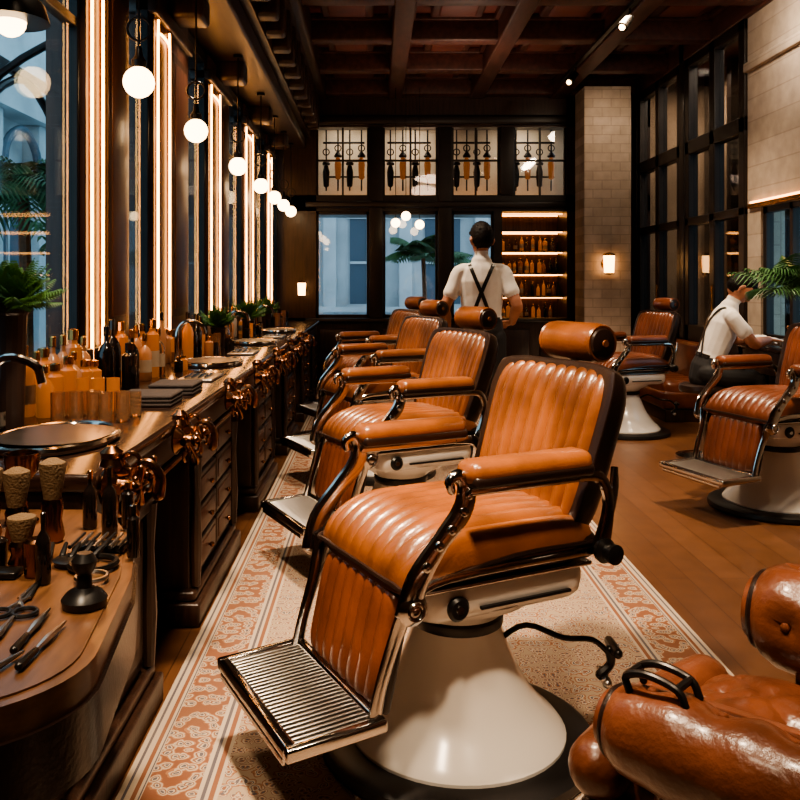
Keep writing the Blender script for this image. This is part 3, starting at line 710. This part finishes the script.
# ---------------- barber chair (local +X forward)
def barber_chair(name,loc,ang,lea=leather,side=leatherD):
    b=B()
    b.lathe([(.385,0),(.39,.012),(.385,.03),(.365,.04),(.3,.042)],(0,0,.0),black,48)
    b.lathe([(.305,.035),(.305,.05),(.285,.075),(.245,.11),(.205,.16),(.172,.22),(.148,.28),(.13,.325),(.125,.345)],(0,0,0),enamel,48)
    b.lathe([(.128,.345),(.131,.352),(.131,.37),(.122,.378)],(0,0,0),black,40)
    b.lathe([(.122,.375),(.15,.40),(.21,.43),(.235,.455)],(0,0,0),enamel,40)
    b.box((-.27,-.25,.44),(.25,.25,.565),enamel,.055)
    b.box((-.275,-.255,.535),(.255,.255,.548),chrome,.005)
    for s in (-1,1):
        b.lathe([(.030,0),(.032,.008),(.024,.016)],(.16,s*.25,.49),black,20,axis=(0,s,0)); b.lathe([(.012,.016),(.010,.02)],(.16,s*.25,.49),chrome,16,axis=(0,s,0))
        b.box((-.2,s*.252-.006,.475),(.09,s*.252+.006,.483),black,.002)
    b.box((-.29,-.27,.555),(.27,.27,.635),side,.03)
    def fall(q):
        d=max(0,q.x-.10); return Vector((q.x-.25*d*d,q.y,q.z-1.35*d*d))
    b.pad(.62,.55,.095,10,lea,M=Matrix.Translation((.02,0,.60)),p=4,rib=.016,fn=fall,barrel=.05)
    b.tube([(-.27,-.272,.605),(0,-.276,.607),(.29,-.27,.565),(.318,-.2,.56),(.32,0,.56),(.318,.2,.56),(.29,.27,.565),(0,.276,.607),(-.27,.272,.605)],.007,side,seg=6)
    a=math.radians(13); U=Vector((-math.sin(a),0,math.cos(a))); Nn=Vector((math.cos(a),0,math.sin(a)))
    Mc=Matrix(((U.x,0,Nn.x,.325),(0,-1,0,0),(U.z,0,Nn.z,.405),(0,0,0,1)))
    b.box((-.155,-.225,-.025),(.15,.225,.0),side,.01,M=Mc)
    b.pad(.28,.42,.03,8,leatherR,M=Mc@Matrix.Translation((-.005,0,0)),rib=.009)
    Mf=Matrix.Translation((.365,0,.25))@Matrix.Rotation(math.radians(3),4,'Y')
    b.box((0,-.255,-.012),(.03,.255,.022),chrome,.01,M=Mf); b.box((.225,-.255,-.016),(.26,.255,.02),chrome,.01,M=Mf)
    for s in (-1,1): b.box((0,s*.258-.014,-.014),(.26,s*.258+.014,.02),chrome,.008,M=Mf)
    b.box((.02,-.25,-.012),(.24,.25,-.004),iron,M=Mf)
    for i in range(27):
        y=-.235+.47*i/26; b.box((.02,y-.0045,-.004),(.235,y+.0045,.014),steel,.003,M=Mf)
    b.box((.252,-.24,-.03),(.26,.24,-.01),chrome,.003,M=Mf)
    for s in (-1,1):
        b.tube([(.395,s*.245,.235),(.375,s*.245,.33),(.335,s*.25,.45),(.30,s*.27,.55)],[(.020,.010),(.017,.009),(.020,.010),(.03,.013)],chrome,seg=12,up=(0,1,0))
        b.tube([(.325,s*.29,.515),(.30,s*.298,.60),(.24,s*.30,.68),(.18,s*.30,.745),(.165,s*.30,.80),(.185,s*.30,.835),(.212,s*.30,.825),(.208,s*.30,.80)],[(.036,.015),(.034,.015),(.026,.014),(.030,.014),(.028,.015),(.018,.014),(.014,.014),(.01,.012)],chrome,seg=12,up=(0,1,0),round_=True)
        b.lathe([(.038,0),(.040,.01),(.027,.02),(.01,.028)],(.315,s*.29,.53),chrome,20,axis=(0,s,0)); b.torus((.315,s*.318,.53),.02,.004,chrome,axis=(0,1,0),seg=16,rs=6)
        for q in ((.285,.63),(.25,.675),(.215,.71),(.18,.75),(.165,.79)): b.lathe([(.014,0),(.012,.018),(.004,.022)],(q[0],s*.30,q[1]),chrome,12,axis=(0,s,0))
        b.tube([(.31,s*.28,.545),(.2,s*.28,.58),(-.2,s*.28,.585),(-.30,s*.28,.585)],[(.012,.008)]*4,chrome,seg=8,up=(0,1,0))
        b.box((-.18,s*.30-.022,.785),(.17,s*.30+.022,.81),chrome,.008)
        b.box((-.21,s*.30-.048,.805),(.175,s*.30+.048,.872),lea,.030)
        b.box((-.205,s*.30-.050,.806),(.168,s*.30+.050,.838),side,.012)
        b.tube([(-.18,s*.30,.795),(-.26,s*.30,.785),(-.29,s*.30,.71),(-.27,s*.295,.59)],[(.014,.01),(.018,.012),(.018,.011),(.028,.014)],chrome,seg=10,up=(0,1,0))
        b.tube([(-.26,s*.292,.59),(-.32,s*.285,.73),(-.34,s*.27,.80)],[(.024,.011),(.016,.01),(.010,.01)],chrome,seg=10,up=(0,1,0))
        b.lathe([(.032,0),(.034,.012),(.022,.022),(.02,.035),(.027,.04),(.027,.052),(.01,.057)],(-.27,s*.30,.59),iron,20,axis=(0,s,0))
    a=math.radians(18); U=Vector((-math.sin(a),0,math.cos(a))); Nn=Vector((math.cos(a),0,math.sin(a)))
    c=Vector((-.325,0,.825))
    Mb=Matrix(((U.x,0,Nn.x,c.x),(0,-1,0,0),(U.z,0,Nn.z,c.z),(0,0,0,1)))
    wd=lambda x:(.93+.10*(x+.24)/.48)
    b.pad(.48,.53,.065,10,lea,M=Mb,p=4,rib=.016,barrel=.09,fn=lambda q:Vector((q.x,q.y*wd(q.x)*.96,q.z+.02*(q.y/.26)**2)))
    Mb2=Mb@Matrix.Scale(-1,4,Vector((0,0,1)))
    b.pad(.505,.56,.10,0,side,M=Mb2@Matrix.Translation((0,0,-.03)),p=4,barrel=.09,fn=lambda q:Vector((q.x,q.y*wd(q.x),q.z-.02*(q.y/.26)**2)))
    hc=Mb@Vector((.322,0,-.012))
    for s in (-1,1): b.cyl(Mb@Vector((.2,s*.05,-.03)),hc+Vector((0,s*.05,0)),.009,chrome,seg=10)
    b.tube([hc+Vector((0,-.11,0)),hc+Vector((0,-.09,0)),hc+Vector((0,.09,0)),hc+Vector((0,.11,0))],[.052,.060,.060,.052],lea,seg=28,sm=1)
    for s in (-1,1): b.lathe([(.052,0),(.042,.012),(.02,.017)],hc+Vector((0,s*.11,0)),side,28,axis=(0,s,0)); b.torus(hc+Vector((0,s*.112,0)),.051,.006,lea,axis=(0,1,0),seg=28,rs=6); b.lathe([(.016,0),(.010,.022)],hc+Vector((0,s*.11,0)),lea,12,axis=(0,s,0))
    b.tube([(-.08,.08,.30),(-.16,.11,.34),(-.26,.15,.30),(-.34,.18,.29),(-.385,.2,.25)],.008,iron,seg=10)
    b.tube([(-.385,.2,.26),(-.39,.2,.22),(-.36,.19,.19)],[.014,.012,.014],iron,seg=8,round_=True)
    b.tube([(-.42,.16,.265),(-.38,.24,.265)],[.014,.014],iron,seg=10,round_=True,sm=1); b.tube([(-.395,.15,.18),(-.355,.225,.18)],[.014,.014],steel,seg=10,round_=True,sm=1)
    return b.done(name,loc,ang)
A=math.radians(207)
RUG=.0128
c1=barber_chair("barber_chair",(.235,2.43,RUG),A)
dup(c1,(.125,4.15,RUG)); dup(c1,(.03,5.85,RUG)); dup(c1,(-.02,7.4,RUG)); 
c2=barber_chair("barber_chair",(2.37,5.0,0.001),math.radians(198),leatherR)
dup(c2,(2.2,7.5,.001))
# ---------------- tufted armchair facing away-left
b=B()
YFAR=.255
b.lathe([(.26,0),(.27,.015),(.24,.035),(.08,.06),(.06,.25)],(0,0,0),chrome,32)
b.box((-.33,-.26,.24),(.34,.29,.42),leatherC,.05)
b.pad(.62,.48,.14,0,leatherC,M=Matrix.Translation((.05,.02,.40)),p=4,tuft=(4,3,.035))
b.tube([(.37,-.18,.46),(.385,0,.46),(.37,.26,.46)],[.055,.06,.055],leatherC,seg=16,round_=True)
b.tube([(.36,-.18,.36),(.37,0,.36),(.36,.26,.36)],.055,leatherC,seg=16,round_=True)
def armr(s,yc,f1,zc,rad,rows):
    b.box((-.35,yc-.05,.28),(f1-.02,yc+.05,.60),leatherC,.04)
    o=len(b.v); pts=[]
    for i in range(25):
        t=i/24; f=-.36+(f1+.36)*t; pts.append((f,yc+s*(.01*math.sin(t*3.1)),zc))
    b.tube(pts,rad,leatherC,seg=56,up=(0,0,1),round_=True,sm=3)
    btn=[]
    for i in range(6):
        for r_ in rows:
            th=math.radians(r_); f=-.32+(f1+.32)*(i+(.5 if rows.index(r_)%2 else 0))/5
            if f<f1+.02: btn.append(Vector((f,yc-s*math.cos(th)*rad,zc+math.sin(th)*rad)))
    for j in range(o,len(b.v)):
        v=b.v[j]; c_=Vector((min(max(v.x,-.36),f1),yc,zc)); dr=(v-c_)
        if dr.length<1e-4: continue
        d=min((v-q).length for q in btn); k_=.030*math.exp(-d/.020)
        k_+=.004*(.5+.5*math.cos((v.x+.32)/(f1+.32)*5*2*math.pi))
        b.v[j]=v-dr.normalized()*k_
    for q in btn: b.sphere(q-(q-Vector((q.x,yc,zc))).normalized()*.022,.010,leatherC,10)
    b.lathe([(rad*.62,0),(rad*.55,.015),(.01,.022)],(f1+rad*.72,yc,zc),leatherC,28,axis=(1,0,0)); b.torus((f1+rad*.68,yc,zc),rad*.66,.006,leatherD,axis=(1,0,0),seg=30,rs=6)
    M=Matrix.Translation(((f1-.36)/2,yc-s*.055,.53))@Matrix.Rotation(s*math.radians(90),4,'X')
    b.pad(f1+.34,.2,.03,0,leatherC,M=M)
armr(1,.30,.26,.575,.082,[75,20]); armr(-1,-YFAR,.20,.62,.115,[95,50,5])
for dy in (.025,-.025): b.tube([(.28,.30+dy,.645),(.285,.30+dy,.668),(.25,.30+dy,.68),(.20,.30+dy,.672),(.185,.30+dy,.648)],.0065,iron,seg=10,round_=True)
b.tube([(.285,.275,.668),(.285,.325,.668)],.0065,iron,seg=8,sm=1,round_=True); b.tube([(.20,.275,.672),(.20,.325,.672)],.0065,iron,seg=8,sm=1,round_=True)
a=math.radians(12); U=Vector((-math.sin(a),0,math.cos(a))); Nn=Vector((math.cos(a),0,math.sin(a)))
Mb=Matrix(((U.x,0,Nn.x,-.34),(0,-1,0,0.02),(U.z,0,Nn.z,.66),(0,0,0,1)))
b.pad(.5,.56,.1,0,leatherC,M=Mb,p=4,tuft=(4,4,.03)); b.pad(.5,.56,.07,0,leatherC,M=Mb@Matrix.Scale(-1,4,Vector((0,0,1))),p=4)
b.done("tufted_leather_armchair",(.84,1.42,RUG),math.radians(136))

# ---------------- humans
def hand(parts,w,d,n,side,curl=.5):
    w=Vector(w);d=Vector(d).normalized();n=Vector(n);n=(n-d*n.dot(d)).normalized();s=Vector(side);s=(s-d*s.dot(d)-n*s.dot(n)).normalized()
    parts.append(([w-d*.01,w+d*.03,w+d*.085],[(.026,.019),(.036,.015),(.040,.013)],n,skin))
    for k,(o,L) in enumerate(((.030,.072),(.011,.08),(-.009,.074),(-.028,.058))):
        p0=w+d*.075+s*o; q=d*math.cos(curl*.5)+n*math.sin(curl*.5); q2=d*math.cos(curl*1.3)+n*math.sin(curl*1.3); q3=d*math.cos(curl*2)+n*math.sin(curl*2)
        parts.append(([p0,p0+q*L*.45,p0+q*L*.45+q2*L*.3,p0+q*L*.45+q2*L*.3+q3*L*.25],[.0092,.0088,.008,.007],None,skin))
    p0=w+d*.025+s*.028; t=(d*.6+s*.6+n*.35).normalized(); t2=(d*.9+s*.15+n*.4).normalized()
    parts.append(([p0-s*.01,p0+t*.04,p0+t*.04+t2*.03],[.013,.011,.009],None,skin))
def human(name,loc,rz,Tm,arms,legs,headrot,hipz):
    parts=[]
    X=lambda p:Tm@Vector(p)
    up=(Tm.to_3x3()@Vector((0,1,0)))
    z=hipz
    tors=[((0,0,z-.06),(.14,.105)),((0,0,z+.02),(.158,.118)),((0,0,z+.13),(.142,.10)),((0,.0,z+.25),(.152,.108)),((0,0,z+.37),(.168,.115)),((0,-.005,z+.455),(.145,.092)),((0,-.005,z+.505),(.075,.068))]
    parts.append(([X(p) for p,_ in tors],[r for _,r in tors],up,None))
    parts.append(([X((0,-.005,z+.49)),X((0,0,z+.54)),X((0,.012,z+.60))],[(.060,.060),(.050,.052),(.049,.053)],up,skin))
    for sd,(el,wr,hd,hn,hs) in zip((-1,1),arms):
        sh=X((sd*.155,-.005,z+.435)); el=Vector(el);wr=Vector(wr)
        parts.append(([X((sd*.07,-.005,z+.45)),sh,sh.lerp(el,.35),sh.lerp(el,.60)],[.050,.055,.055,.058],None,shirt))
        parts.append(([sh.lerp(el,.50),el,el.lerp(wr,.3),el.lerp(wr,.75),wr],[.043,.04,.042,.031,.026],None,skin))
        hand(parts,wr,hd,hn,hs)
    for sd,(hip,kn,an,ft) in zip((-1,1),legs):
        hip,kn,an,ft=map(Vector,(hip,kn,an,ft))
        parts.append(([hip,hip.lerp(kn,.4),kn,kn.lerp(an,.35),an],[.092,.085,.062,.062,.05],None,trouser))
        f=(ft-an); f.z=0; f.normalize()
        parts.append(([an+Vector((0,0,-.03))-f*.03,an+f*.08+Vector((0,0,-.045)),an+f*.19+Vector((0,0,-.055))],[(.04,.04),(.045,.032),(.038,.022)],Vector((0,0,1)),black))
    Hm=Tm@Matrix.Translation((0,.015,z+.66))@headrot
    bb=B(); bb.sphere((0,0,.02),.1,skin,24,(.76,.95,1.05)); 
    bb.tube([(0,.01,.0),(0,.03,-.05),(0,.04,-.085)],[(.062,.08),(.054,.062),(.035,.04)],skin,seg=16,up=(0,1,0),round_=True)
    bb.tube([(0,.09,.025),(0,.108,-.012),(0,.095,-.022)],[.007,.013,.009],skin,seg=8,round_=True)
    bb.tube([(-.022,.087,-.048),(0,.094,-.046),(.022,.087,-.048)],[.005,.008,.005],skin,seg=8,round_=True)
    bb.tube([(-.05,.075,.035),(0,.092,.036),(.05,.075,.035)],[.008,.009,.008],skin,seg=8,round_=True)
    for s in (-1,1): bb.tube([(s*.078,-.005,-.03),(s*.088,-.015,.0),(s*.084,-.005,.025)],[.008,.013,.010],skin,seg=8,round_=True)
    g=B()
    for pts,rads,u,mt in parts: g.tube(pts,rads,skin,seg=16,sm=3,up=u,round_=True)
    g.add([Hm@v for v in bb.v],bb.f,skin)
    tmp=g.done("tmp_body"); md=tmp.modifiers.new("r",'REMESH'); md.mode='VOXEL'; md.voxel_size=.0065; md.use_smooth_shade=True
    s2=tmp.modifiers.new("s",'SMOOTH'); s2.factor=.5; s2.iterations=3
    dg=bpy.context.evaluated_depsgraph_get(); me=bpy.data.meshes.new_from_object(tmp.evaluated_get(dg)); bpy.data.objects.remove(tmp)
    segs=[]
    for pts,rads,u,mt in parts:
        for i in range(len(pts)-1):
            r=rads[i]; r=min(r) if isinstance(r,tuple) else r
            segs.append((pts[i],pts[i+1],r,mt))
    waist=z+.10
    Ti=Tm.inverted(); Hi=Hm.inverted()
    mats=[shirt,trouser,skin,black,hair]
    me.materials.clear()
    for m_ in mats: me.materials.append(m_)
    hc=Hm@Vector((0,.01,-.01))
    for p in me.polygons:
        c=p.center; best=1e9; bm_=None
        for a_,b_,r,mt in segs:
            ab=b_-a_; t=max(0,min(1,(c-a_).dot(ab)/max(ab.length_squared,1e-9))); d=(c-(a_+ab*t)).length-r
            if d<best: best=d;bm_=mt
        if (c-hc).length<.13 and best>.0 : bm_=skin
        if bm_ is None:
            bm_= shirt if (Ti@c).z>waist else trouser
        if bm_ is skin and (Ti@c).z<z+.525 and abs((Ti@c).x)<.1 and (Ti@c).z>z+.3 : bm_=shirt
        h_=Hi@c
        if bm_ is skin and (Ti@c).z>z+.55 and h_.y<-.02 and h_.z>-.062 and abs(h_.x)<.079: bm_=hair   # nape and back of the head
        p.material_index=mats.index(bm_); p.use_smooth=True
    root=bpy.data.objects.new(name,me); sc.collection.objects.link(root); root.location=loc; root.rotation_euler=(0,0,rz)
    bv=BVHTree.FromPolygons([v.co for v in me.vertices],[tuple(p.vertices) for p in me.polygons])
    hb=B(); nseg=48; vs=[];fs=[];rows=20
    for j in range(rows+1):
        for i in range(nseg):
            ph=2*math.pi*i/nseg
            front=max(0,math.sin(ph)); sidew=abs(math.cos(ph))
            thm=math.pi*(.76-.42*front**.5-.10*sidew*(1 if front>0 else .5)); th2=j/rows*thm
            d=Vector((math.sin(th2)*math.cos(ph),math.sin(th2)*math.sin(ph),math.cos(th2)))
            edge=1 if j<rows-3 else (1-.03*(j-rows+3))
            rr_=(1.05+.018*math.sin(9*ph+3*j)+.022*math.sin(17*ph+j*1.7)+.012*math.sin(31*ph+j*2.3)+.09*max(0,d.z)+.03*max(0,d.y))*edge
            vs.append(Hm@Vector((d.x*.078*rr_,d.y*.097*rr_-.003,.02+d.z*.107*rr_)))
    for j in range(rows):
        for i in range(nseg):
            k2=(i+1)%nseg; fs.append((j*nseg+i,j*nseg+k2,(j+1)*nseg+k2,(j+1)*nseg+i))
    hb.add(vs,fs,hair)
    # tousled locks on the crown
    for i in range(46):
        ph=R(0,2*math.pi); th=R(0,1.25); d=Vector((math.sin(th)*math.cos(ph),math.sin(th)*math.sin(ph),math.cos(th)))
        p0=Vector((d.x*.082,d.y*.103,.02+d.z*.118)); t_=Vector((R(-.3,.3),.6,.1)); t_=(t_-d*t_.dot(d)).normalized()
        hb.tube([Hm@(p0-t_*.018-d*.006),Hm@(p0+d*.004),Hm@(p0+t_*.02-d*.001)],[.005,.006,.002],hair,seg=5,sm=2)
    for s in (-1,1):
        hb.sphere(Hm@Vector((s*.03,.083,.018)),.009,eyeW,10); 
        hb.tube([Hm@Vector((s*.016,.093,.036)),Hm@Vector((s*.032,.091,.042)),Hm@Vector((s*.05,.08,.036))],.004,hair,seg=6)
    hb.done("hair",parent=root,angle=80)
    sb=B()
    def ribbon(path,fromback,w=.016):
        ys=-1 if fromback else 1
        P=[];Nr=[]
        for (x,zz) in path:
            o=X((x,ys*.6,zz)); d=(Tm.to_3x3()@Vector((0,-ys,0)))
            hit,nn,_,_=bv.ray_cast(o,d)
            if hit is None: continue
            P.append(hit-d*.0); Nr.append(-d)
        vs=[];fs=[]
        for i,p in enumerate(P):
            t=(P[min(i+1,len(P)-1)]-P[max(i-1,0)]).normalized(); sd=t.cross(Nr[i]).normalized()
            vs+= [p+sd*w+Nr[i]*.003,p+sd*w+Nr[i]*.008,p-sd*w+Nr[i]*.008,p-sd*w+Nr[i]*.003]
        for i in range(len(P)-1):
            for k2 in range(4): fs.append((i*4+k2,i*4+(k2+1)%4,(i+1)*4+(k2+1)%4,(i+1)*4+k2))
        sb.add(vs,fs,black)
    lin=lambda a,b_,n=14:[(a[0]+(b_[0]-a[0])*i/n,a[1]+(b_[1]-a[1])*i/n) for i in range(n+1)]
    for s in (-1,1):
        ribbon(lin((s*.085,z+.49),(s*.005,z+.30))+lin((-s*.005,z+.28),(-s*.075,z+.09),12),True,.013)
        if Tm==Matrix.Identity(4): ribbon(lin((s*.085,z+.49),(s*.09,z+.09),18),False,.011)
    b0=[(-.15+.3*i/16,z+.10) for i in range(17)]
    ribbon(b0,True,.014)
    sb.done("suspenders",parent=root,smooth=False)
    return root
I=Matrix.Identity(4)
z=.95
human("standing_barber",(.765,6.1,RUG),math.radians(-8),I,
 [((-.26,-.03,1.13),(-.25,.10,.92),(-.0,.3,-.9),(1,.2,0),(0,.9,.3)),
  ((.25,-.06,1.15),(.22,.14,1.02),(-.5,.8,-.1),(-.3,-.2,-.9),(-.6,-.5,.3))],
 [((-.085,0,.92),(-.10,.02,.50),(-.11,-.02,.09),(-.12,.2,.05)),((.085,0,.92),(.10,.03,.50),(.12,0,.09),(.14,.2,.05))],
 Matrix.Rotation(math.radians(25),4,'Z')@Matrix.Rotation(math.radians(-8),4,'X'),z)
z=.66
Tm=Matrix.Translation((0,0,z))@Matrix.Rotation(math.radians(-20),4,'X')@Matrix.Translation((0,0,-z))
human("seated_barber",(2.50,6.42,.001),math.radians(-98),Tm,
 [((-.22,.28,.88),(-.07,.44,.90),(.15,1,-.1),(0,0,-1),(1,0,0)),
  ((.22,.28,.88),(.08,.43,.90),(-.2,1,-.1),(0,0,-1),(-1,0,0))],
 [((-.085,.0,.645),(-.11,.34,.60),(-.11,.26,.09),(-.12,.38,.05)),((.085,.0,.645),(.11,.34,.60),(.12,.22,.09),(.13,.38,.05))],
 Matrix.Rotation(math.radians(-28),4,'X'),z)
b=B(); b.lathe([(.17,0),(.18,.02),(.175,.05),(.15,.06)],(0,0,.50),leatherD,24); b.cyl((0,0,.05),(0,0,.5),.025,chrome); b.lathe([(.2,0),(.2,.02),(.05,.05)],(0,0,0),chrome,28)
b.done("round_stool",(2.48,6.42,.001))
b=B(); b.box((2.96,6.15,.80),(3.19,6.95,.84),woodTop,.008); b.box((2.98,6.2,.62),(3.19,6.9,.80),wood,.01)
for yy in (6.2,6.85): b.box((3.12,yy,0),(3.18,yy+.06,.62),wood,.01)
b.done("work_table")
b=B(); b.box((3.07,6.30,.842),(3.17,6.46,.9),steel,.015); b.tube([(3.12,6.38,.9),(3.12,6.38,.97),(3.10,6.38,.99)],.015,bronze,round_=True); b.done("barber_tool_box")
b=B(); b.box((2.75,8.05,.0),(3.15,8.9,.12),wood,.01); b.box((2.72,8.02,.12),(3.15,8.93,.3),leatherR,.04); b.pad(.4,.88,.12,6,leatherR,M=Matrix.Translation((2.93,8.47,.29))); b.box((3.04,8.02,.28),(3.15,8.93,.75),leatherR,.04)
b.done("leather_bench")

# ------------------------------------------------------------ lights
def area(name,loc,size,power,col,tgt=None,spread=None):
    l=bpy.data.lights.new(name,'AREA'); l.energy=power; l.color=col; l.shape='DISK'; l.size=size
    if spread: l.spread=math.radians(spread)
    o=bpy.data.objects.new(name,l); sc.collection.objects.link(o); o.location=loc
    d=(Vector(tgt) if tgt else Vector((loc[0],loc[1],0)))-Vector(loc); o.rotation_euler=d.to_track_quat('-Z','Y').to_euler(); return o
warm=(1,.76,.52)
area("added_key_front",(-.35,1.8,3.3),.25,40,warm,(.12,2.5,.6),70)  # added key light for the first chair, no fixture
area("added_fill_mid",(-.3,3.7,3.5),.3,30,warm,(.1,4.2,.6),70)  # fixtureless area light added over the second chair
area("added_fill_rear",(-.1,6.0,3.5),.35,28,warm,(.2,6.3,.6),85)  # added area light for the rear chairs, no fixture hangs here
area("added_fill_right",(2.0,4.4,3.5),.3,36,warm,(2.3,5.1,.3),80)  # added area light for the near right chair, without its own fixture
area("added_fill_right_rear",(2.0,7.0,3.5),.35,34,warm,(2.4,7.0,.3),90)  # added area light for the far right side, without its own fixture
area("added_fill_club",(.7,.9,3.3),.25,15,warm,(.95,1.5,.5),60)  # added to light the tufted armchair, no fixture above it
area("added_fill_table",(-.7,.6,3.0),.3,6,warm,(-.6,1.4,.8),60)  # weak area light added for the tool table, no fixture
area("added_counter_fill",(-.95,2.9,2.95),.12,6,warm,(-1.0,2.9,.88),100)  # added to brighten the near counter bottles, no fixture in the soffit
area("added_counter_fill_mid",(-.95,5.2,2.95),.12,6,warm,(-1.0,5.2,.88),100)  # added counter light, middle stretch, no fixture
area("added_counter_fill_far",(-.95,7.6,2.95),.12,6,warm,(-1.0,7.6,.88),100)  # added counter light, far stretch, no fixture
area("added_wall_fill_right",(2.7,6.2,3.4),.3,13,(1,.8,.6),(3.2,6.6,2.6))  # invisible area light added to brighten the upper right brick wall
area("added_column_fill",(2.6,9.1,3.4),.3,7,warm,(2.7,9.8,1.8))  # added to brighten the column, no fixture of its own
area("column_uplight",(2.5,9.4,.25),.2,4,(1,.65,.4),(2.66,9.8,1.4))
area("added_ceiling_fill",(.9,8.2,2.9),.6,8,(1,.7,.5),(.9,8.6,4.0))  # added upward light for the far coffers; there is no cove
area("added_ceiling_fill_near",(.9,5.6,3.0),.5,4,(1,.7,.5),(.9,6.2,4.0))  # second added upward light, brightens the nearer coffers
for i,x in enumerate((-.4,.5,1.9)): area("gallery_lamp_%d"%i,(x,YF+.6,zt1+.08),.4,5,(1,.82,.6),(x,YF+.9,2.4))
area("added_corridor_fill",(XR+.5,7.9,3.7),.4,24,(1,.8,.6)); area("added_corridor_fill_far",(XR+.5,9.6,3.7),.4,24,(1,.8,.6))  # both added to warm the wall seen through the door panes
w=bpy.data.worlds.new("dusk"); sc.world=w; w.use_nodes=True
bg=w.node_tree.nodes["Background"]; bg.inputs[0].default_value=(.40,.57,.68,1); bg.inputs[1].default_value=2.4
cd=bpy.data.cameras.new("camera"); cam=bpy.data.objects.new("camera",cd); sc.collection.objects.link(cam)
cam.location=(0,0,1.32); cam.rotation_euler=(math.pi/2,0,0); cd.lens=38.25; cd.sensor_width=36
cd.shift_x=.03125; cd.shift_y=-.14625; cd.clip_start=.05
sc.camera=cam
sc.view_settings.exposure=0.2
try: sc.view_settings.look='AgX - Medium High Contrast'
except Exception: pass
